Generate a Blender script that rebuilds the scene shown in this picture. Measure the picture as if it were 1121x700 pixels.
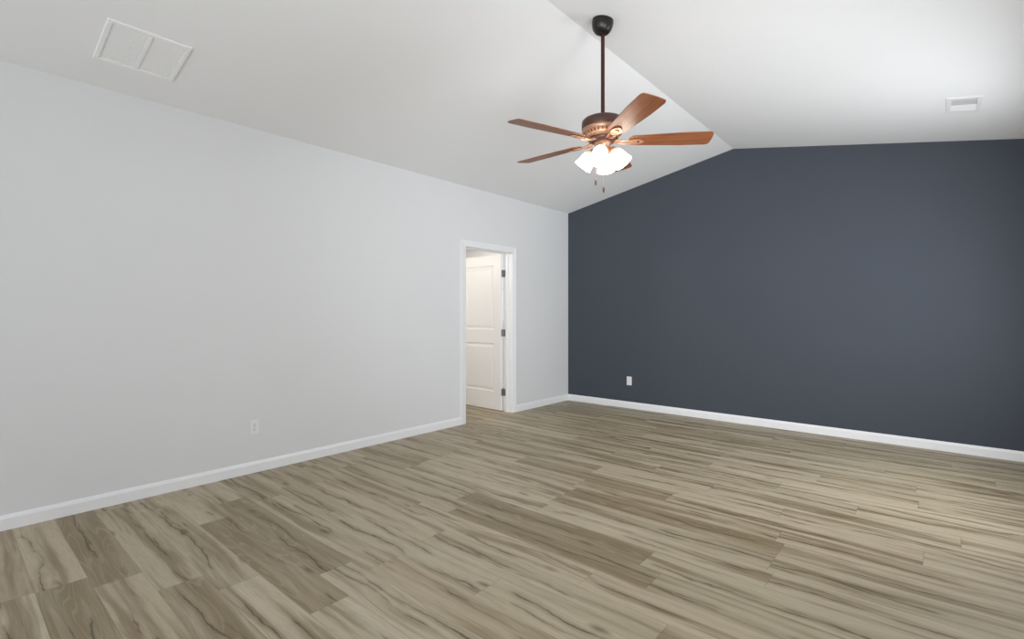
import bpy, bmesh, math, random
from mathutils import Vector, Matrix
PI = math.pi
for o in list(bpy.data.objects):
    bpy.data.objects.remove(o)
S = bpy.context.scene
C = S.collection
rnd = random.Random(7)

# ------------------------------------------------------------------ camera
cd = bpy.data.cameras.new('camera')
cam = bpy.data.objects.new('camera', cd); C.objects.link(cam)
cd.sensor_fit = 'HORIZONTAL'; cd.sensor_width = 36.0
cd.lens = 543.0 / 1121.0 * 36.0
cd.shift_y = -6.0 / 1121.0
cd.clip_start = 0.05
cam.location = (4.148, -6.072, 1.265)
cam.rotation_euler = (PI / 2, 0, math.atan2(0.6534, 0.7570))
S.camera = cam

# ------------------------------------------------------------------ world, lights, exposure
w = bpy.data.worlds.new('world'); S.world = w; w.use_nodes = True
w.node_tree.nodes['Background'].inputs[0].default_value = (0.86, 0.93, 1.0, 1)
w.node_tree.nodes['Background'].inputs[1].default_value = 1.2
S.view_settings.view_transform = 'Standard'
S.view_settings.look = 'None'
S.view_settings.exposure = 0.12
S.view_settings.gamma = 1.0
S.view_settings.use_curve_mapping = False

def area(name, loc, target, sx, sy, power, color=(1, 1, 1), spread=PI):
    l = bpy.data.lights.new(name, 'AREA'); l.shape = 'RECTANGLE'
    l.size = sx; l.size_y = sy; l.energy = power; l.color = color; l.spread = spread
    o = bpy.data.objects.new(name, l); C.objects.link(o)
    o.location = loc
    o.rotation_euler = (Vector(target) - Vector(loc)).to_track_quat('-Z', 'Z').to_euler()
    return o

DAY = (0.93, 0.97, 1.0)
P_WIN1, P_FILL_NEAR, P_REAR, P_FILL_CEIL, P_SIDE, E_SHADE = 43, 24, 62, 28, 42, 9.0
area('daylight_right_window', (4.80, -1.7, 1.40), (0.0, -1.2, 0.85), 1.7, 1.4, P_WIN1, DAY)
area('added_fill_right_near', (4.78, -4.3, 1.25), (0.9, -0.3, 2.35), 1.4, 1.0, P_FILL_NEAR, DAY, math.radians(88))  # added fill, tilted up to brighten the far left ceiling and corner
area('daylight_rear_window', (1.3, -8.9, 1.35), (1.3, 0, 1.35), 1.9, 1.9, P_REAR * 0.55, DAY)
area('daylight_rear_window_b', (3.8, -8.9, 1.35), (3.8, 0, 1.35), 1.5, 1.9, P_REAR * 0.45, DAY)
area('added_ceiling_fill', (4.1, -6.6, 1.3), (2.6, -2.6, 3.1), 0.9, 0.9, P_FILL_CEIL, (0.97, 0.98, 1.0), math.radians(130))  # added unseen fill behind the camera, aimed up to brighten the ceiling
lp = bpy.data.lights.new('side_room_lamp', 'POINT'); lp.energy = P_SIDE; lp.color = (1.0, 0.93, 0.84); lp.shadow_soft_size = 0.12
lo = bpy.data.objects.new('side_room_lamp', lp); C.objects.link(lo); lo.location = (-1.5, -2.6, 2.05)
l2 = lp.copy(); l2.energy = 18
lo = bpy.data.objects.new('side_room_added_fill', l2); C.objects.link(lo); lo.location = (-1.7, -0.45, 2.12)  # added fill behind the leaf, brightens the view above it and the hinge gap

# ------------------------------------------------------------------ node helpers
class NT:
    def __init__(s, name):
        s.m = bpy.data.materials.new(name); s.m.use_nodes = True
        s.t = s.m.node_tree; s.b = s.t.nodes['Principled BSDF']
    def n(s, typ, **kw):
        x = s.t.nodes.new(typ)
        for k, v in kw.items():
            if k.startswith('i_'):
                x.inputs[k[2:].replace('_', ' ')].default_value = v
            else:
                setattr(x, k, v)
        return x
    def l(s, a, b): s.t.links.new(a, b)
    def math(s, op, a, b=None, c=None, clamp=False):
        x = s.t.nodes.new('ShaderNodeMath'); x.operation = op; x.use_clamp = clamp
        for i, v in enumerate((a, b, c)):
            if v is None: continue
            if isinstance(v, (int, float)): x.inputs[i].default_value = v
            else: s.l(v, x.inputs[i])
        return x.outputs[0]
    def comb(s, a, b, c):
        x = s.t.nodes.new('ShaderNodeCombineXYZ')
        for i, v in enumerate((a, b, c)):
            if isinstance(v, (int, float)): x.inputs[i].default_value = v
            else: s.l(v, x.inputs[i])
        return x.outputs[0]
    def noise(s, vec, scale, detail=2, rough=0.5, dist=0.0):
        x = s.t.nodes.new('ShaderNodeTexNoise')
        x.inputs['Scale'].default_value = scale; x.inputs['Detail'].default_value = detail
        x.inputs['Roughness'].default_value = rough; x.inputs['Distortion'].default_value = dist
        s.l(vec, x.inputs['Vector']); return x.outputs['Fac']
    def rng(s, v, a, b, c=0.0, d=1.0, smooth=True):
        x = s.t.nodes.new('ShaderNodeMapRange'); x.interpolation_type = 'SMOOTHSTEP' if smooth else 'LINEAR'
        s.l(v, x.inputs['Value'])
        for k, q in zip(('From Min', 'From Max', 'To Min', 'To Max'), (a, b, c, d)): x.inputs[k].default_value = q
        return x.outputs['Result']
    def mix(s, f, a, b, blend='MIX'):
        x = s.t.nodes.new('ShaderNodeMix'); x.data_type = 'RGBA'; x.blend_type = blend
        for i, v in ((0, f), (6, a), (7, b)):
            if isinstance(v, (int, float)): x.inputs[i].default_value = v
            elif isinstance(v, tuple): x.inputs[i].default_value = (*v, 1) if len(v) == 3 else v
            else: s.l(v, x.inputs[i])
        return x.outputs[2]

def simple(name, col, rough=0.5, metal=0.0, spec=0.5, bump=None, var=0.0):
    t = NT(name); b = t.b
    b.inputs['Roughness'].default_value = rough; b.inputs['Metallic'].default_value = metal
    b.inputs['Specular IOR Level'].default_value = spec
    tc = t.n('ShaderNodeTexCoord').outputs['Object']
    f = t.noise(tc, 3.0, 3)
    dk = tuple(c * (1 - var) for c in col); lt = tuple(min(1, c * (1 + var)) for c in col)
    t.l(t.mix(f, dk, lt), b.inputs['Base Color'])
    if bump:
        bp = t.n('ShaderNodeBump'); bp.inputs['Strength'].default_value = bump[1]; bp.inputs['Distance'].default_value = 0.002
        t.l(t.noise(tc, bump[0], 3), bp.inputs['Height']); t.l(bp.outputs[0], b.inputs['Normal'])
    return t.m

M = {}
M['wall'] = simple('pale_grey_wall_paint', (0.70, 0.703, 0.712), 0.6, spec=0.25, bump=(140, 0.12), var=0.012)
M['navy'] = simple('slate_blue_wall_paint', (0.061, 0.070, 0.087), 0.65, spec=0.2, bump=(140, 0.15), var=0.03)
M['ceil'] = simple('white_ceiling_paint', (0.83, 0.83, 0.84), 0.8, spec=0.1, bump=(110, 0.12), var=0.012)
M['trim'] = simple('white_semigloss_trim', (0.82, 0.82, 0.835), 0.35, spec=0.4, var=0.01)
M['door'] = simple('white_door_paint', (0.80, 0.795, 0.785), 0.38, spec=0.4, bump=(60, 0.05), var=0.01)
M['plastic'] = simple('white_plastic', (0.78, 0.78, 0.78), 0.3, var=0.01)
M['vent'] = simple('white_enamelled_vent_metal', (0.86, 0.86, 0.865), 0.4, var=0.01)
M['slot'] = simple('dark_slot', (0.03, 0.03, 0.03), 0.8)
M['duct'] = simple('grey_painted_duct_shade', (0.30, 0.30, 0.30), 0.6)  # shade inside the register put into a flat grey
M['nickel'] = simple('satin_nickel', (0.24, 0.235, 0.23), 0.38, metal=0.7)
M['black'] = simple('black_bronze_metal', (0.022, 0.019, 0.017), 0.32, metal=0.5, var=0.2)
M['rod'] = simple('dark_red_bronze_rod', (0.050, 0.016, 0.010), 0.33, metal=0.4, var=0.2)
M['bronze'] = simple('brown_bronze_housing', (0.085, 0.040, 0.030), 0.40, metal=0.35, var=0.2)
M['copper'] = simple('brushed_copper', (0.46, 0.25, 0.16), 0.36, metal=0.55, var=0.15)
M['filter'] = simple('white_filter_cloth', (0.74, 0.74, 0.735), 0.9, bump=(30, 0.3), var=0.04)

def glow(name, col, st, base=(0.9, 0.9, 0.9)):
    t = NT(name); b = t.b
    b.inputs['Base Color'].default_value = (*base, 1); b.inputs['Roughness'].default_value = 0.35
    b.inputs['Emission Color'].default_value = (*col, 1); b.inputs['Emission Strength'].default_value = st
    return t.m
M['shade'] = glow('lit_frosted_glass', (1.0, 0.88, 0.74), E_SHADE)
M['neck'] = glow('dimmer_warm_glass_neck', (1.0, 0.66, 0.40), 0.55, (0.5, 0.36, 0.25))  # weaker glow near the holder, painted into darker base colour and low emission
M['bulb'] = glow('lit_bulb', (1.0, 0.88, 0.72), E_SHADE * 1.5)

def glass():
    t = NT('window_glass')
    tr = t.n('ShaderNodeBsdfTransparent'); gl = t.n('ShaderNodeBsdfGlossy'); gl.inputs['Roughness'].default_value = 0.02
    mx = t.n('ShaderNodeMixShader'); mx.inputs[0].default_value = 0.07
    t.l(tr.outputs[0], mx.inputs[1]); t.l(gl.outputs[0], mx.inputs[2])
    t.l(mx.outputs[0], t.t.nodes['Material Output'].inputs['Surface'])
    return t.m
M['glass'] = glass()

def blade_wood():
    t = NT('reddish_cherry_wood'); b = t.b
    tc = t.n('ShaderNodeTexCoord').outputs['Object']
    sx = t.n('ShaderNodeSeparateXYZ'); t.l(tc, sx.inputs[0])
    v = t.comb(t.math('MULTIPLY', sx.outputs[0], 3.0), t.math('MULTIPLY', sx.outputs[1], 60.0), 0.0)
    f1 = t.noise(v, 1.0, 4, 0.6, 0.4)
    v2 = t.comb(t.math('MULTIPLY', sx.outputs[0], 2.0), t.math('MULTIPLY', sx.outputs[1], 14.0), 3.0)
    f2 = t.noise(v2, 1.0, 2)
    c = t.mix(t.rng(f1, 0.3, 0.7), (0.155, 0.050, 0.020), (0.30, 0.112, 0.045))
    c = t.mix(t.math('MULTIPLY', t.rng(f2, 0.4, 0.7), 0.4), c, (0.12, 0.036, 0.015))
    t.l(c, b.inputs['Base Color']); b.inputs['Roughness'].default_value = 0.38; b.inputs['Specular IOR Level'].default_value = 0.35
    return t.m
M['blade'] = blade_wood()

# floor: planks run along X; each plank is a face with its own tone, seed and local coordinates
PW, PL, Y0 = 0.184, 1.35, -5.60
def floor_mat():
    t = NT('greige_oak_vinyl_planks'); b = t.b
    uv = t.n('ShaderNodeUVMap', uv_map='plank_uv')
    sp = t.n('ShaderNodeSeparateXYZ'); t.l(uv.outputs[0], sp.inputs[0])
    u, v = sp.outputs[0], sp.outputs[1]                 # metres along / across the plank
    at = t.n('ShaderNodeAttribute', attribute_name='plank'); sc = t.n('ShaderNodeSeparateColor')
    t.l(at.outputs['Color'], sc.inputs[0])
    tone, r1, r2 = sc.outputs[0], sc.outputs[1], sc.outputs[2]
    s1 = t.math('MULTIPLY', r1, 97.0); s2 = t.math('MULTIPLY', r2, 61.0)
    # meander of the grain
    wv = t.math('MULTIPLY', t.math('SUBTRACT', t.noise(t.comb(t.math('MULTIPLY', u, 1.3), s1, s2), 1.0, 1), 0.5), 0.09)
    vw = t.math('ADD', v, wv)
    # soft dark bands along the plank
    bands = t.noise(t.comb(t.math('MULTIPLY', u, 0.8), t.math('MULTIPLY', vw, 15.0), s1), 1.0, 4, 0.60, 0.12)
    bandf = t.rng(t.math('ADD', bands, t.math('MULTIPLY', tone, 0.10)), 0.485, 0.68)
    # cathedral rings : contours of a stretched noise
    rn = t.noise(t.comb(t.math('MULTIPLY', u, 0.9), t.math('MULTIPLY', vw, 10.0), s2), 1.0, 1, 0.4, 0.1)
    ring = t.math('SINE', t.math('MULTIPLY', rn, 90.0))
    ringf = t.rng(ring, 0.55, 1.0)
    # fine fibre
    fib = t.noise(t.comb(t.math('MULTIPLY', u, 9.0), t.math('MULTIPLY', vw, 160.0), s1), 1.0, 4, 0.7)
    blot = t.noise(t.comb(t.math('MULTIPLY', u, 4.0), t.math('MULTIPLY', v, 9.0), s2), 1.0, 4, 0.6)
    # one or two dark wandering cracks per plank
    def crack(seed, off, amp, wid, th):
        wob = t.noise(t.comb(t.math('MULTIPLY', u, 1.7), t.math('MULTIPLY', v, 1.0), t.math('ADD', seed, off)), 1.0, 5, 0.52)
        cv = t.math('ADD', t.math('MULTIPLY', t.math('FRACT', t.math('MULTIPLY', seed, 3.7)), 0.11), 0.037)
        cv = t.math('ADD', cv, t.math('MULTIPLY', t.math('SUBTRACT', wob, 0.5), amp * 1.3))
        d = t.math('ABSOLUTE', t.math('SUBTRACT', v, cv))
        gate = t.noise(t.comb(t.math('MULTIPLY', u, 2.0), seed, off + 7.3), 1.0, 3)
        g = t.rng(gate, th, th + 0.12)
        wn = t.math('MULTIPLY', t.math('POWER', t.math('MULTIPLY', t.noise(t.comb(t.math('MULTIPLY', u, 13.0), t.math('MULTIPLY', v, 40.0), seed), 1.0, 3), 1.60), 2.2), wid)
        line = t.math('SUBTRACT', 1.0, t.math('DIVIDE', d, wn), clamp=True)
        soft = t.math('SUBTRACT', 1.0, t.math('DIVIDE', d, wid * 5.5), clamp=True)
        return t.math('MULTIPLY', line, g), t.math('MULTIPLY', t.math('MULTIPLY', soft, soft), t.math('ADD', t.math('MULTIPLY', g, 0.7), 0.3))
    c1, h1 = crack(s1, 0.0, 0.14, 0.009, 0.44)
    c2, h2 = crack(s2, 4.0, 0.10, 0.007, 0.50)
    c3, h3 = crack(t.math('ADD', s1, s2), 9.0, 0.08, 0.006, 0.56)
    c2 = t.math('MAXIMUM', c2, c3); h2 = t.math('MAXIMUM', h2, h3)
    # small knots
    vo = t.n('ShaderNodeTexVoronoi'); vo.inputs['Scale'].default_value = 1.0
    t.l(t.comb(t.math('ADD', t.math('MULTIPLY', u, 1.7), s1), t.math('ADD', t.math('MULTIPLY', vw, 5.0), s2), 0.0), vo.inputs['Vector'])
    knot = t.rng(vo.outputs['Distance'], 0.02, 0.14, 1.0, 0.0)
    col = t.mix(t.math('MULTIPLY', tone, 0.85), (0.505, 0.440, 0.330), (0.215, 0.170, 0.094))
    ts = t.mix(r2, (1.02, 0.985, 0.955), (0.98, 1.0, 0.965))
    col = t.mix(1.0, col, ts, 'MULTIPLY')
    col = t.mix(t.math('MULTIPLY', bandf, 0.84), col, (0.200, 0.148, 0.078))
    lite = t.rng(bands, 0.42, 0.25)
    col = t.mix(t.math('MULTIPLY', lite, 0.55), col, (0.60, 0.53, 0.425))
    rf = t.math('MULTIPLY', ringf, t.math('MULTIPLY', tone, 0.40))
    col = t.mix(rf, col, (0.42, 0.36, 0.25))
    col = t.mix(t.rng(fib, 0.42, 0.72, 0.0, 0.42), col, (0.30, 0.25, 0.175))
    col = t.mix(t.rng(blot, 0.5, 0.8, 0.0, 0.30), col, (0.30, 0.255, 0.18))
    col = t.mix(t.math('MULTIPLY', t.math('MAXIMUM', h1, h2), 0.62), col, (0.165, 0.122, 0.064))
    col = t.mix(t.math('MULTIPLY', t.math('MAXIMUM', c1, c2), 0.85), col, (0.050, 0.035, 0.018))
    col = t.mix(t.math('MULTIPLY', knot, 0.75), col, (0.07, 0.052, 0.03))
    # seams between planks
    e = t.math('MINIMUM', v, t.math('SUBTRACT', PW, v))
    ul = t.math('MINIMUM', u, t.math('SUBTRACT', PL, u))
    seam = t.math('MAXIMUM', t.rng(e, 0.0, 0.0022, 1.0, 0.0), t.rng(ul, 0.0, 0.003, 1.0, 0.0))
    col = t.mix(t.math('MULTIPLY', seam, 0.35), col, (0.10, 0.08, 0.05))
    t.l(col, b.inputs['Base Color'])
    t.l(t.rng(fib, 0.2, 0.8, 0.42, 0.54), b.inputs['Roughness'])
    b.inputs['Specular IOR Level'].default_value = 0.35
    bp = t.n('ShaderNodeBump'); bp.inputs['Strength'].default_value = 0.25; bp.inputs['Distance'].default_value = 0.001
    t.l(t.math('SUBTRACT', fib, t.math('MULTIPLY', seam, 1.5)), bp.inputs['Height']); t.l(bp.outputs[0], b.inputs['Normal'])
    return t.m
M['floor'] = floor_mat()

# ------------------------------------------------------------------ mesh helpers
def box(bm, x0, y0, z0, x1, y1, z1):
    vs = [bm.verts.new((x, y, z)) for z in (z0, z1) for y in (y0, y1) for x in (x0, x1)]
    for f in ((0, 2, 3, 1), (4, 5, 7, 6), (0, 1, 5, 4), (1, 3, 7, 5), (3, 2, 6, 7), (2, 0, 4, 6)):
        bm.faces.new([vs[i] for i in f])
    return vs
def prism(bm, pts, vec):
    """extrude polygon pts (3-D) along vec"""
    a = [bm.verts.new(p) for p in pts]; b = [bm.verts.new(Vector(p) + Vector(vec)) for p in pts]
    n = len(pts)
    bm.faces.new(a[::-1]); bm.faces.new(b)
    for i in range(n): bm.faces.new((a[i], a[(i + 1) % n], b[(i + 1) % n], b[i]))
    return a + b
def lathe(bm, prof, seg=32, mat=None):
    """prof: (r, z) list, revolved about z"""
    rings = []
    new = []
    for r, z in prof:
        if r < 1e-6:
            vv = [bm.verts.new((0, 0, z))]
        else:
            vv = [bm.verts.new((r * math.cos(2 * PI * i / seg), r * math.sin(2 * PI * i / seg), z)) for i in range(seg)]
        rings.append(vv); new += vv
    for a, b in zip(rings, rings[1:]):
        for i in range(seg):
            j = (i + 1) % seg
            if len(a) == 1 and len(b) == 1: continue
            if len(a) == 1: bm.faces.new((a[0], b[i], b[j]))
            elif len(b) == 1: bm.faces.new((a[i], b[0], a[j]))
            else: bm.faces.new((a[i], b[i], b[j], a[j]))
    if mat is not None: bmesh.ops.transform(bm, matrix=mat, verts=new)
    return new
def tube(bm, pts, r, seg=10, caps=True):
    pts = [Vector(p) for p in pts]; rings = []
    for i, p in enumerate(pts):
        d = (pts[min(i + 1, len(pts) - 1)] - pts[max(i - 1, 0)]).normalized()
        q = d.to_track_quat('Z', 'Y')
        rr = r[i] if isinstance(r, (list, tuple)) else r
        rings.append([bm.verts.new(p + q @ Vector((rr * math.cos(2 * PI * k / seg), rr * math.sin(2 * PI * k / seg), 0))) for k in range(seg)])
    for a, b in zip(rings, rings[1:]):
        for i in range(seg):
            j = (i + 1) % seg; bm.faces.new((a[i], a[j], b[j], b[i]))
    if caps: bm.faces.new(rings[0][::-1]); bm.faces.new(rings[-1])
def obj(name, bm, m, parent=None, smooth=False, bevel=0.0, loc=None):
    bmesh.ops.recalc_face_normals(bm, faces=bm.faces)
    me = bpy.data.meshes.new(name); bm.to_mesh(me); bm.free()
    me.materials.append(m)
    o = bpy.data.objects.new(name, me); C.objects.link(o)
    if smooth:
        for p in me.polygons: p.use_smooth = True
        md = o.modifiers.new('split', 'EDGE_SPLIT'); md.split_angle = math.radians(35)
    if bevel:
        md = o.modifiers.new('bevel', 'BEVEL'); md.width = bevel; md.segments = 2; md.limit_method = 'ANGLE'; md.angle_limit = math.radians(40)
    if parent is not None: o.parent = parent
    if loc is not None: o.location = loc
    return o
def empty(name, loc=(0, 0, 0), rot=(0, 0, 0)):
    o = bpy.data.objects.new(name, None); C.objects.link(o); o.empty_display_size = 0.1
    o.location = loc; o.rotation_euler = rot; return o
def tag(o, label, cat, group=None):
    o['label'] = label; o['category'] = cat
    if group: o['group'] = group
def struct(o): o['kind'] = 'structure'; return o

# ------------------------------------------------------------------ room dimensions
XR = 4.86            # right wall
YR = -9.0            # rear wall
RX, RZ = 2.32, 3.195 # ridge
SL, SR = (RZ - 2.745) / RX, 0.181
WT = 0.14            # wall thickness
XS = -3.4            # far side of the side room
YF = 0.42            # far wall of the side room
DY0, DY1, DH = -2.087, -1.270, 2.045   # door opening in the left wall
def zc(x): return 2.745 + SL * x if x <= RX else RZ - SR * (x - RX)

# ------------------------------------------------------------------ floor
def build_floor():
    bm = bmesh.new(); uvl = bm.loops.layers.uv.new('plank_uv'); cl = bm.loops.layers.float_color.new('plank')
    # (row index counted from Y0, x start) of planks whose place and tone are read from the photo
    fixed = {-1: (1.05, [0]), 0: (1.19, [-1]), 1: (1.45, [0]), 2: (0.30, []), 3: (0.79, [0]), 4: (0.52, [0]),
             9: (1.77, [0]), 10: (0.3, [1]), 12: (2.15, []), 13: (2.15, [0])}
    r0 = math.floor((YR - 0.2 - Y0) / PW); r1 = math.ceil((YF + 0.2 - Y0) / PW)
    off = 0.0
    for r in range(r0, r1):
        off = (off + 0.47 + rnd.random() * 0.45) % PL
        st, dk = fixed.get(r, (off, None))
        k0 = math.floor((XS - 0.2 - st) / PL)
        k1 = math.ceil((XR + 0.2 - st) / PL)
        for k in range(k0, k1):
            x0 = st + k * PL; y0 = Y0 + r * PW
            tone = max(0.0, min(1.0, rnd.gauss(0.26, 0.13)))
            if dk is not None: tone = 0.95 if k in dk else rnd.uniform(0.05, 0.38)
            elif rnd.random() < 0.07: tone = rnd.uniform(0.5, 0.85)
            tone = 0.08 + 0.8 * tone
            a, b = rnd.random(), rnd.random()
            vs = [bm.verts.new(p) for p in ((x0, y0, 0), (x0 + PL, y0, 0), (x0 + PL, y0 + PW, 0), (x0, y0 + PW, 0))]
            f = bm.faces.new(vs)
            for lp, q in zip(f.loops, ((0, 0), (PL, 0), (PL, PW), (0, PW))):
                lp[uvl].uv = q; lp[cl] = (tone, a, b, 1)
    # slab under the planks
    return bm
bm = build_floor()
me = bpy.data.meshes.new('floor'); bm.to_mesh(me); bm.free(); me.materials.append(M['floor'])
o = bpy.data.objects.new('floor', me); C.objects.link(o); struct(o)
# crop ragged plank ends to the outer faces of the walls
bm = bmesh.new(); bm.from_mesh(me)
for co, no in (((XS - WT, 0, 0), (-1, 0, 0)), ((XR + WT, 0, 0), (1, 0, 0)), ((0, YR - WT, 0), (0, -1, 0)), ((0, YF + WT, 0), (0, 1, 0))):
    bmesh.ops.bisect_plane(bm, geom=bm.verts[:] + bm.edges[:] + bm.faces[:], plane_co=co, plane_no=no, clear_outer=True)
bm.to_mesh(me); bm.free()

# ------------------------------------------------------------------ walls
def wall_with_holes(bm, axis, c0, c1, a0, a1, z0, z1, holes):
    """box wall between coordinates c0..c1 across `axis`, running a0..a1, with rectangular holes (h0,h1,z0,z1)"""
    cuts = sorted({a0, a1, *[h[0] for h in holes], *[h[1] for h in holes]})
    for p, q in zip(cuts, cuts[1:]):
        zs = [(z0, z1)]
        for h in holes:
            if h[0] <= p and q <= h[1]:
                zs = [(z0, h[2]), (h[3], z1)]
        for s, e in zs:
            if e - s < 1e-4: continue
            if axis == 'x': box(bm, c0, p, s, c1, q, e)
            else: box(bm, p, c0, s, q, c1, e)
    bmesh.ops.remove_doubles(bm, verts=bm.verts, dist=1e-5)

bm = bmesh.new(); wall_with_holes(bm, 'x', -WT, 0, YR - WT, YF + WT, 0, 2.745, [(DY0 - 0.02, DY1 + 0.02, 0, DH + 0.02)])
struct(obj('wall_left', bm, M['wall']))
bm = bmesh.new()
prism(bm, [(0, 0, 0), (XR, 0, 0), (XR, 0, zc(XR)), (RX, 0, RZ), (0, 0, 2.745)], (0, WT, 0))
struct(obj('wall_back', bm, M['navy']))
RW = (-2.6, -0.8, 0.75, 2.15)
RW_ADDED = (-5.1, -3.5, 0.75, 2.15)  # hole for the added window, made for extra light
bm = bmesh.new(); wall_with_holes(bm, 'x', XR, XR + WT, YR - WT, WT, 0, zc(XR), [RW, RW_ADDED])
struct(obj('wall_right', bm, M['wall']))
BW = [(0.35, 2.25, 0.4, 2.3), (3.05, 4.55, 0.4, 2.3)]
bm = bmesh.new(); wall_with_holes(bm, 'y', YR - WT, YR, 0, XR, 0, 2.5, BW)
prism(bm, [(0, YR - WT, 2.5), (XR, YR - WT, 2.5), (XR, YR - WT, zc(XR)), (RX, YR - WT, RZ), (0, YR - WT, 2.745)], (0, WT, 0))
struct(obj('wall_rear', bm, M['wall']))

# ceiling: one folded slab over the room
bm = bmesh.new(); T = 0.12
prism(bm, [(-WT, YR - WT, 2.745 - SL * WT), (0, YR - WT, 2.745), (RX, YR - WT, RZ), (XR, YR - WT, zc(XR)), (XR + WT, YR - WT, zc(XR + WT)),
           (XR + WT, YR - WT, zc(XR + WT) + T), (RX, YR - WT, RZ + T), (-WT, YR - WT, 2.745 - SL * WT + T)], (0, -YR + 2 * WT, 0))
struct(obj('ceiling', bm, M['ceil']))

# side room seen through the door
bm = bmesh.new(); box(bm, XS - WT, -4.4 - WT, 2.44, -WT, YF + WT, 2.54); struct(obj('ceiling_side_room', bm, M['ceil']))
bm = bmesh.new(); wall_with_holes(bm, 'y', YF, YF + WT, XS, -WT, 0, 2.44, [(-2.1, -1.3, 1.1, 2.3)]); struct(obj('wall_side_room_far', bm, M['wall']))
bm = bmesh.new(); box(bm, XS - WT, -4.4, 0, XS, YF + WT, 2.44); struct(obj('wall_side_room_left', bm, M['wall']))
bm = bmesh.new(); box(bm, XS - WT, -4.4 - WT, 0, -WT, -4.4, 2.44); struct(obj('wall_side_room_near', bm, M['wall']))

# ------------------------------------------------------------------ windows
def window(name, axis, c, a0, a1, z0, z1, inward, mull=True):
    """frame in the plane coordinate c; inward = +1/-1 side that faces the room"""
    root = struct(empty(name, (0, 0, 0)))
    def bx(bm, p, q, s, e, d0, d1):
        lo, hi = sorted((c + d0, c + d1))
        if axis == 'x': box(bm, lo, p, s, hi, q, e)
        else: box(bm, p, lo, s, q, hi, e)
    fw = 0.05
    bm = bmesh.new()
    d0, d1 = -inward * 0.11, -inward * 0.06
    bx(bm, a0, a1, z0, z0 + fw, d0, d1); bx(bm, a0, a1, z1 - fw, z1, d0, d1)
    bx(bm, a0, a0 + fw, z0 + fw, z1 - fw, d0, d1); bx(bm, a1 - fw, a1, z0 + fw, z1 - fw, d0, d1)
    if mull:
        m = (z0 + z1) / 2; bx(bm, a0 + fw, a1 - fw, m - 0.02, m + 0.02, d0, d1)
    obj('window_frame', bm, M['trim'], root)
    bm = bmesh.new(); bx(bm, a0 + fw, a1 - fw, z0 + fw, z1 - fw, -inward * 0.088, -inward * 0.083)
    obj('pane', bm, M['glass'], root)
    bm = bmesh.new(); bx(bm, a0 - 0.05, a1 + 0.05, z0 - 0.03, z0, 0.0, inward * 0.04)
    obj('window_sill', bm, M['trim'], root, bevel=0.004)
window('window_1', 'x', XR, *RW, -1)
window('added_window_5', 'x', XR, *RW_ADDED, -1)  # invented out-of-view window, goes with the near fill light
window('window_2', 'y', YR, *BW[0], 1)
window('window_3', 'y', YR, *BW[1], 1)
window('window_4', 'y', YF, -2.1, -1.3, 1.1, 2.3, -1)

# ------------------------------------------------------------------ baseboards
BH = 0.088
def baseboard(name, p0, p1, n):
    """p0->p1 on the wall line, n = direction into the room"""
    p0 = Vector((*p0, 0)); p1 = Vector((*p1, 0)); n = Vector((*n, 0))
    prof = [(0, 0), (0.014, 0), (0.014, BH - 0.022), (0.011, BH - 0.014), (0.0085, BH - 0.006), (0.005, BH), (0, BH)]
    bm = bmesh.new(); prism(bm, [tuple(p0 + n * a + Vector((0, 0, z))) for a, z in prof], p1 - p0)
    struct(obj(name, bm, M['trim']))
CW = 0.070
baseboard('baseboard_left', (0, YR), (0, DY0 - CW), (1, 0))
baseboard('baseboard_left_far', (0, DY1 + CW), (0, 0), (1, 0))
baseboard('baseboard_back', (0.014, 0), (XR, 0), (0, -1))
baseboard('baseboard_right', (XR, YR), (XR, -0.014), (-1, 0))
baseboard('baseboard_rear', (0.014, YR), (XR - 0.014, YR), (0, 1))
baseboard('baseboard_side_room', (XS, YF), (-WT, YF), (0, -1))

# ------------------------------------------------------------------ door in the left wall
D = struct(empty('door_1', (0, 0, 0)))
# jamb lining with stop
bm = bmesh.new()
box(bm, -WT, DY0 - 0.02, 0, 0, DY0, DH + 0.02); box(bm, -WT, DY1, 0, 0, DY1 + 0.02, DH + 0.02)
box(bm, -WT, DY0, DH, 0, DY1, DH + 0.02)
obj('door_jamb', bm, M['trim'], D)
bm = bmesh.new()
box(bm, -0.095, DY0, 0, -0.060, DY0 + 0.011, DH); box(bm, -0.095, DY1 - 0.011, 0, -0.060, DY1, DH)
box(bm, -0.095, DY0 + 0.011, DH - 0.011, -0.060, DY1 - 0.011, DH)
obj('door_stop', bm, M['trim'], D, bevel=0.002)
def casing(side):
    """moulded casing, mitred; side +1 = this room, -1 = side room"""
    x0 = 0.0 if side > 0 else -WT
    prof = [(0.004, 0), (0.004, 0.009), (0.018, 0.012), (0.045, 0.014), (0.058, 0.018), (CW, 0.018), (CW, 0)]
    bm = bmesh.new()
    path = [lambda d: (DY0 - d, 0.0), lambda d: (DY0 - d, DH + d), lambda d: (DY1 + d, DH + d), lambda d: (DY1 + d, 0.0)]
    rings = [[bm.verts.new((x0 + side * h, *pf(d))) for d, h in prof] for pf in path]
    n = len(prof)
    for a, b in zip(rings, rings[1:]):
        for i in range(n): bm.faces.new((a[i], a[(i + 1) % n], b[(i + 1) % n], b[i]))
    bm.faces.new(rings[0]); bm.faces.new(rings[-1][::-1])
    obj('door_casing', bm, M['trim'], D)
casing(1); casing(-1)

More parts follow.
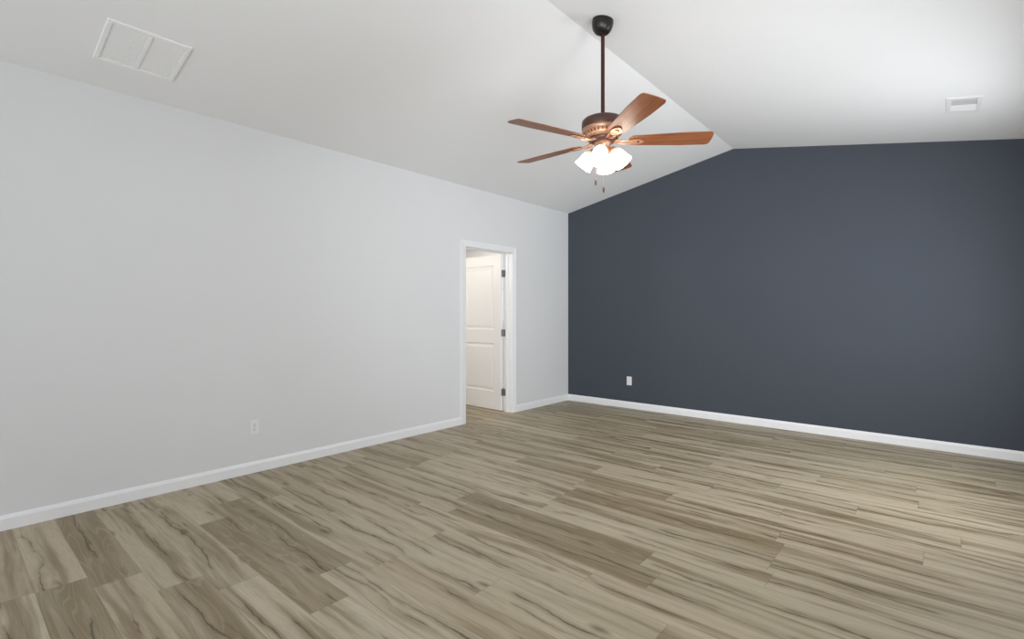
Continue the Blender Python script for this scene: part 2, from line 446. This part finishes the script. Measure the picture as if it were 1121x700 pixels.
# leaf: swung open 90 degrees into the side room; local x runs from the hinge to the free edge
LW, LH, LT = 0.808, 2.025, 0.035
def leaf_mesh():
    bm = bmesh.new()
    # face toward -Y with raised panels: grid of x and z cuts
    px0, px1 = 0.125, LW - 0.125
    panels = [(px0, px1, 0.235, 0.865), (px0, px1, 1.045, 1.890)]
    for sgn, y in ((-1, 0.0), (1, LT)):
        xs = [0, px0, px1, LW]; zs = [0, 0.235, 0.865, 1.045, 1.890, LH]
        for i in range(3):
            for j in range(5):
                x0, x1, z0, z1 = xs[i], xs[i + 1], zs[j], zs[j + 1]
                if i == 1 and j in (1, 3):
                    # recessed moulding then raised field
                    steps = [(0, 0), (0.012, 0.008), (0.028, 0.008), (0.052, 0.002)]
                    rs = []
                    for ins, dep in steps:
                        yy = y - sgn * dep
                        rs.append([bm.verts.new(p) for p in ((x0 + ins, yy, z0 + ins), (x1 - ins, yy, z0 + ins), (x1 - ins, yy, z1 - ins), (x0 + ins, yy, z1 - ins))])
                    for a, b in zip(rs, rs[1:]):
                        for k in range(4): bm.faces.new((a[k], a[(k + 1) % 4], b[(k + 1) % 4], b[k]))
                    bm.faces.new(rs[-1])
                else:
                    bm.faces.new([bm.verts.new(p) for p in ((x0, y, z0), (x1, y, z0), (x1, y, z1), (x0, y, z1))])
    for (xa, za, xb, zb) in ((0, 0, LW, 0), (LW, 0, LW, LH), (LW, LH, 0, LH), (0, LH, 0, 0)):
        bm.faces.new([bm.verts.new(p) for p in ((xa, 0, za), (xb, 0, zb), (xb, LT, zb), (xa, LT, za))])
    bmesh.ops.remove_doubles(bm, verts=bm.verts, dist=1e-5)
    return bm
OPEN = math.radians(1.5)
leaf = obj('door_leaf', leaf_mesh(), M['door'], D)
PV = Vector((-WT - 0.006, DY1 - 0.004, 0.014))
# local x -> -X world, local y: face y=0 looks toward -Y; thickness toward +Y
leaf.matrix_local = Matrix.Translation(PV) @ Matrix.Rotation(PI - OPEN, 4, 'Z') @ Matrix.Translation((0.004, 0.0, 0))
# after the half turn local +y points to -Y: the thickness lies toward the camera side of the hinge line
for hz in (0.25, 1.02, 1.79):
    # hinge plates on the leaf's edge and on the jamb, with the knuckle barrel between
    bm = bmesh.new()
    lathe(bm, [(0, -0.047), (0.0065, -0.047), (0.0065, 0.047), (0, 0.047)], 14, Matrix.Translation((PV.x - 0.001, PV.y + 0.001, hz)))
    box(bm, PV.x + 0.0005, PV.y - 0.034, hz - 0.045, PV.x + 0.003, PV.y, hz + 0.045)
    box(bm, PV.x, PV.y + 0.0015, hz - 0.045, PV.x + 0.036, PV.y + 0.0040, hz + 0.045)
    h = obj('hinge', bm, M['nickel'], D, smooth=True)
    h['label'] = 'dark satin metal hinge'
# lever-less round knob near the free edge
bm = bmesh.new()
for sgn, y in ((-1, 0.0), (1, LT)):
    mt = Matrix.Translation((LW - 0.07, y, 0.93)) @ Matrix.Rotation(-sgn * PI / 2, 4, 'X')
    lathe(bm, [(0, 0), (0.030, 0), (0.030, 0.005), (0.011, 0.008), (0.010, 0.028), (0.022, 0.036), (0.026, 0.048), (0.018, 0.058), (0, 0.060)], 24, mt)
kn = obj('door_knob', bm, M['nickel'], leaf, smooth=True)

# ------------------------------------------------------------------ electrical outlets
def outlet(name, loc, rotz):
    root = empty(name, loc, (0, 0, rotz))     # local -Y faces the room
    bm = bmesh.new(); box(bm, -0.036, -0.005, -0.058, 0.036, 0.0, 0.058)
    obj('cover_plate', bm, M['plastic'], root, bevel=0.003)
    for dz in (0.0195, -0.0195):
        bm = bmesh.new()
        pts = []
        for i in range(24):
            a = 2 * PI * i / 24; pts.append((0.0172 * math.cos(a), -0.0045, dz + max(-0.0135, min(0.0135, 0.0172 * math.sin(a)))))
        prism(bm, pts, (0, -0.0025, 0))
        r = obj('receptacle', bm, M['plastic'], root)
        bm = bmesh.new()
        box(bm, -0.0078, -0.0075, dz - 0.001, -0.0055, -0.0069, dz + 0.008); box(bm, 0.0055, -0.0075, dz - 0.000, 0.0075, -0.0069, dz + 0.007)
        lathe(bm, [(0, 0), (0.0027, 0), (0.0027, 0.0006), (0, 0.0006)], 12, Matrix.Translation((0, -0.0069, dz - 0.008)) @ Matrix.Rotation(PI / 2, 4, 'X'))
        s = obj('socket_slots', bm, M['slot'], r); s['label'] = 'dark socket slots'
    bm = bmesh.new(); lathe(bm, [(0, 0), (0.003, 0), (0.003, 0.001), (0, 0.0014)], 12, Matrix.Translation((0, -0.005, 0)) @ Matrix.Rotation(PI / 2, 4, 'X'))
    obj('screw', bm, M['nickel'], root)
    return root
o = outlet('electrical_outlet', (0.0, -4.418, 0.362), PI / 2)
tag(o, 'white electrical outlet low on the pale grey wall left of the doorway', 'outlet')
o = outlet('electrical_outlet', (0.988, 0.0, 0.367), 0.0)
tag(o, 'white electrical outlet low on the dark slate blue wall', 'outlet')

# ------------------------------------------------------------------ ceiling vents
def on_slope(x, y, slope):
    """matrix with local x along world Y, local y up the slope direction +X, local z = into the room (down)"""
    n = Vector((slope, 0, -1)).normalized()
    ex = Vector((0, 1, 0)); ey = n.cross(ex).normalized()
    m = Matrix.Identity(4)
    for i, v in enumerate((ex, ey, n)):
        for j in range(3): m[j][i] = v[j]
    m.translation = Vector((x, y, zc(x)))
    return m
# big return air grille with two filter bays, on the left slope
Vt = empty('return_air_grille'); Vt.matrix_world = on_slope(0.512, -5.262, SL)
tag(Vt, 'large white two-bay return air grille in the ceiling at upper left', 'air vent')
hx, hy = 0.203, 0.205
bm = bmesh.new(); fw = 0.026
for (a, b, c, d) in ((-hx, -hy, hx, -hy + fw), (-hx, hy - fw, hx, hy), (-hx, -hy + fw, -hx + fw, hy - fw), (hx - fw, -hy + fw, hx, hy - fw)):
    box(bm, a, b, -0.001, c, d, 0.010)
obj('outer_frame', bm, M['vent'], Vt, bevel=0.003)
bm = bmesh.new(); box(bm, -0.011, -hy + fw, 0.0, 0.011, hy - fw, 0.010)
obj('centre_bar', bm, M['vent'], Vt, bevel=0.002)
for (a, b) in ((-hx + fw + 0.001, -0.012), (0.012, hx - fw - 0.001)):
    bm = bmesh.new(); n = 22; y0, y1 = -hy + fw + 0.001, hy - fw - 0.001
    for i in range(n):
        y = y0 + (y1 - y0) * (i + 0.5) / n; hwd = (y1 - y0) / n * 0.50
        prism(bm, [(a, y - hwd, 0.0030), (a, y + hwd, 0.0044), (a, y + hwd, 0.0056), (a, y - hwd, 0.0042)], (b - a, 0, 0))
    obj('louvre_panel', bm, M['vent'], Vt)
bm = bmesh.new(); box(bm, -hx + 0.004, -hy + 0.004, -0.001, hx - 0.004, hy - 0.004, 0.001); obj('backing', bm, M['filter'], Vt)

# small supply register on the right slope
Vr = empty('supply_air_register'); Vr.matrix_world = on_slope(4.283, -1.03, -SR)
tag(Vr, 'small white rectangular supply air register in the ceiling near the dark wall', 'air vent')
hx, hy = 0.175, 0.103     # along Y, along X
bm = bmesh.new(); fx, fy = 0.050, 0.030
for (a, b, c, d) in ((-hx, -hy, hx, -hy + fy), (-hx, hy - fy, hx, hy), (-hx, -hy + fy, -hx + fx, hy - fy), (hx - fx, -hy + fy, hx, hy - fy)):
    box(bm, a, b, -0.001, c, d, 0.0035)
obj('outer_frame', bm, M['vent'], Vr, bevel=0.003)
bm = bmesh.new(); n = 14; y0, y1 = -hy + fy, hy - fy; x0, x1 = -hx + fx, hx - fx
for i in range(n):
    x = x0 + (x1 - x0) * (i + 0.5) / n; s = -1 if i < n / 2 else 1
    prism(bm, [(x - s * 0.0085, y0, -0.0015), (x + s * 0.0085, y0, 0.0045 if s < 0 else 0.0015), (x + s * 0.0085, y0, 0.0053 if s < 0 else 0.0023), (x - s * 0.0085, y0, -0.0007)], (0, y1 - y0, 0))
obj('louvres', bm, M['vent'], Vr)
bm = bmesh.new(); box(bm, x0, y0, -0.004, x1, y1, -0.002); obj('duct_shade_plate', bm, M['duct'], Vr)['label'] = 'plate behind the louvres, duct shade painted grey'

# ------------------------------------------------------------------ ceiling fan
FX, FY, FZ = 2.500, -3.266, 2.377
FAN = empty('ceiling_fan', (FX, FY, FZ))
tag(FAN, 'copper and cherry wood ceiling fan with lit frosted glass lamps hanging from the vaulted ceiling', 'ceiling fan')
# canopy, tilted to the slope
bm = bmesh.new()
cn = Vector((-SR, 0, -1)).normalized()
top = Vector((0, 0, zc(FX) - FZ))
mt = Matrix.Translation(top) @ Vector((0.5 * SR, 0, 1)).to_track_quat('Z', 'Y').to_matrix().to_4x4()
lathe(bm, [(0, 0.012), (0.066, 0.012), (0.068, 0.0), (0.069, -0.020), (0.066, -0.042), (0.058, -0.064), (0.046, -0.080), (0.034, -0.087), (0.026, -0.088), (0.022, -0.082), (0, -0.082)], 40, mt)
obj('canopy', bm, M['black'], FAN, smooth=True)
bm = bmesh.new(); tube(bm, [(0, 0, zc(FX) - FZ - 0.075), (0, 0, 0.140)], 0.0125, 20)
obj('downrod', bm, M['rod'], FAN, smooth=True)
bm = bmesh.new(); lathe(bm, [(0, 0.180), (0.019, 0.180), (0.021, 0.175), (0.021, 0.152), (0.030, 0.146), (0, 0.146)], 28)
obj('rod_coupling', bm, M['rod'], FAN, smooth=True)
# motor housing
bm = bmesh.new()
lathe(bm, [(0, 0.150), (0.060, 0.149), (0.100, 0.146), (0.124, 0.140), (0.133, 0.130), (0.1355, 0.116), (0.1355, 0.084), (0.133, 0.078), (0, 0.078)], 56)
obj('motor_housing', bm, M['bronze'], FAN, smooth=True)
bm = bmesh.new()
lathe(bm, [(0, 0.079), (0.1325, 0.079), (0.133, 0.073), (0.130, 0.060), (0.108, 0.036), (0.100, 0.032), (0.100, 0.020), (0, 0.020)], 56)
bs = obj('vented_base_ring', bm, M['copper'], FAN, smooth=True)
# vent slots round the copper ring
bm = bmesh.new()
for i in range(30):
    a = 2 * PI * i / 30
    mt = Matrix.Rotation(a, 4, 'Z') @ Matrix.Translation((0.1190, 0, 0.0480)) @ Matrix.Rotation(math.radians(-47.5), 4, 'Y')
    vs = box(bm, -0.010, -0.0035, -0.0015, 0.010, 0.0035, 0.0012)
    bmesh.ops.transform(bm, matrix=mt, verts=vs)
obj('vent_slots', bm, M['bronze'], bs)['label'] = 'dark slots round the copper ring'
bm = bmesh.new()
lathe(bm, [(0, 0.021), (0.092, 0.021), (0.094, 0.014), (0.090, 0.004), (0.070, -0.002), (0, -0.002)], 48)
obj('flywheel', bm, M['bronze'], FAN, smooth=True)
# light fitter
bm = bmesh.new()
lathe(bm, [(0, 0.0), (0.052, 0.0), (0.056, -0.006), (0.056, -0.016), (0.050, -0.024), (0.046, -0.030), (0.046, -0.048), (0.053, -0.054), (0.054, -0.068), (0.046, -0.082), (0.030, -0.094), (0.014, -0.100), (0, -0.104)], 40)
FIT = obj('light_fitter', bm, M['copper'], FAN, smooth=True)

BASE = math.atan2(0.6534, 0.7570)     # turns camera-frame azimuths (0 = picture right) into world ones
# blades
def blade_mesh():
    bm = bmesh.new()
    r0, r1 = 0.165, 0.672
    out = []
    n = 24
    def half(r):
        t_ = (r - r0) / (r1 - r0)
        return 0.053 + 0.021 * min(1, t_ * 1.5)
    up = []
    for i in range(n + 1):
        r = r0 + (r1 - r0) * i / n
        h = half(r)
        e = r - r0
        if e < 0.030: h = h * (0.55 + 0.45 * math.sqrt(max(0, 1 - ((0.030 - e) / 0.030) ** 2)))
        e = r1 - r
        if e < 0.015: h = h * (0.90 + 0.10 * math.sqrt(max(0, 1 - ((0.015 - e) / 0.015) ** 2)))
        up.append((r, h))
    tip = [(r1 + 0.010 * math.cos(a), 0.88 * half(r1) * math.sin(a)) for a in (1.1, 0.7, 0.35, 0, -0.35, -0.7, -1.1)]
    pts = up + tip + [(r, -h) for r, h in reversed(up)]
    prism(bm, [(r, h, 0) for r, h in pts], (0, 0, 0.006))
    return bm
def iron_mesh():
    """arm from the flywheel to an oval plate with a crescent cut-out under the blade root"""
    bm = bmesh.new()
    n = 28; cx, a, b = 0.205, 0.055, 0.030
    outer = [(cx + a * math.cos(2 * PI * i / n), b * math.sin(2 * PI * i / n)) for i in range(n)]
    inner = []
    for i in range(n):
        t_ = 2 * PI * i / n
        x = math.cos(t_); y = math.sin(t_)
        if x < 0: x = x * -0.35 + 0.0
        inner.append((cx + 0.004 + 0.030 * x, 0.0165 * y))
    z0, z1 = -0.009, -0.005
    lay = {}
    for nm, ring in (('o', outer), ('i', inner)):
        for z in (z0, z1): lay[nm, z] = [bm.verts.new((x, y, z)) for x, y in ring]
    for i in range(n):
        j = (i + 1) % n
        bm.faces.new((lay['o', z0][i], lay['o', z0][j], lay['i', z0][j], lay['i', z0][i]))
        bm.faces.new((lay['o', z1][i], lay['i', z1][i], lay['i', z1][j], lay['o', z1][j]))
        bm.faces.new((lay['o', z0][i], lay['o', z1][i], lay['o', z1][j], lay['o', z0][j]))
        bm.faces.new((lay['i', z0][i], lay['i', z0][j], lay['i', z1][j], lay['i', z1][i]))
    for y in (-1, 1):   # two curved prongs joining at the hub
        path = [(0.075, y * 0.010, 0.006), (0.100, y * 0.013, -0.004), (0.130, y * 0.019, -0.008), (0.160, y * 0.020, -0.007)]
        tube(bm, path, [0.009, 0.0075, 0.006, 0.005], 8)
    prism(bm, [(0.066, -0.022, 0.001), (0.096, -0.017, 0.001), (0.096, 0.017, 0.001), (0.066, 0.022, 0.001)], (0, 0, 0.008))
    for x, y in ((0.236, 0), (0.178, 0.015), (0.178, -0.015)):
        lathe(bm, [(0, -0.0115), (0.003, -0.011), (0.0045, -0.009), (0, -0.009)], 10, Matrix.Translation((x, y, 0)))
    return bm
AZ0, PITCH = 138.5, 11.5
b0 = i0 = None
for k in range(5):
    az = math.radians(AZ0 - 72 * k) + BASE
    mt = Matrix.Rotation(az, 4, 'Z') @ Matrix.Rotation(math.radians(-PITCH), 4, 'X')
    if b0 is None:
        b0 = b_ = obj('blade', blade_mesh(), M['blade'], FAN, bevel=0.002)
        i0 = i_ = obj('blade_iron', iron_mesh(), M['copper'], b0, bevel=0.0); i_['label'] = 'copper blade bracket'
    else:
        b_ = b0.copy(); C.objects.link(b_); b_.parent = FAN
        i_ = i0.copy(); C.objects.link(i_); i_.parent = b_
    b_.matrix_local = mt

# lamps
NL, LAZ = 4, 160.0
TILT = math.radians(52)      # shade axis below horizontal
for k in range(NL):
    az = math.radians(LAZ - 360.0 / NL * k) + BASE
    Rz = Matrix.Rotation(az, 4, 'Z')
    d = Vector((math.cos(TILT), 0, -math.sin(TILT)))
    p0 = Vector((0.040, 0, -0.066)); p1 = Vector((0.058, 0, -0.056))
    bm = bmesh.new(); tube(bm, [(0.030, 0, -0.046), (0.044, 0, -0.048), tuple(p1)], 0.010, 12)
    q = d.to_track_quat('Z', 'Y').to_matrix().to_4x4()
    mt = Matrix.Translation(p1) @ q
    lathe(bm, [(0, -0.010), (0.016, -0.010), (0.024, -0.002), (0.028, 0.010), (0.029, 0.018), (0.020, 0.018), (0, 0.012)], 24, mt)
    bmesh.ops.transform(bm, matrix=Rz, verts=bm.verts)
    hold = obj('lamp_holder', bm, M['copper'], FIT, smooth=True)
    bm = bmesh.new()
    prof = [(0.026, 0.010), (0.033, 0.018), (0.042, 0.034), (0.048, 0.056), (0.051, 0.080), (0.056, 0.108), (0.060, 0.122),
            (0.0575, 0.122), (0.0535, 0.108), (0.0485, 0.080), (0.0455, 0.056), (0.0395, 0.035), (0.031, 0.020), (0.024, 0.012)]
    lathe(bm, prof + [prof[0]], 36, mt)
    bmesh.ops.transform(bm, matrix=Rz, verts=bm.verts)
    for fi, f in enumerate(bm.faces): f.material_index = 1 if fi < 36 * 2 else 0
    sh = obj('lamp_shade', bm, M['shade'], FAN, smooth=True); sh.data.materials.append(M['neck']); sh['label'] = 'lit frosted white glass lamp shade'
    bm = bmesh.new()
    lathe(bm, [(0, 0.016), (0.012, 0.018), (0.013, 0.035), (0.022, 0.055), (0.027, 0.072), (0.024, 0.088), (0.012, 0.098), (0, 0.100)], 20, mt)
    bmesh.ops.transform(bm, matrix=Rz, verts=bm.verts)
    obj('light_bulb', bm, M['bulb'], sh, smooth=True)

# pull chains (camera-frame offsets turned into world)
for (lat, fwd, zb) in ((-0.047, -0.010, -0.285), (-0.006, -0.060, -0.345)):
    p = Matrix.Rotation(BASE, 3, 'Z') @ Vector((lat, fwd, 0))
    bm = bmesh.new()
    z = -0.070
    tube(bm, [(p.x * 0.8, p.y * 0.8, z), (p.x, p.y, z - 0.02), (p.x, p.y, zb + 0.036)], 0.0012, 6)
    while z - 0.02 > zb + 0.04:
        z -= 0.006
        lathe(bm, [(0, 0.0022), (0.0019, 0), (0, -0.0022)], 6, Matrix.Translation((p.x, p.y, z - 0.018)))
    ch = obj('pull_chain', bm, M['copper'], FAN)
    bm = bmesh.new()
    lathe(bm, [(0, 0.038), (0.003, 0.037), (0.0055, 0.030), (0.0062, 0.010), (0.0045, 0.002), (0, 0)], 14, Matrix.Translation((p.x, p.y, zb)))
    obj('pull_fob', bm, M['bronze'], ch, smooth=True)['label'] = 'dark bronze pull fob'
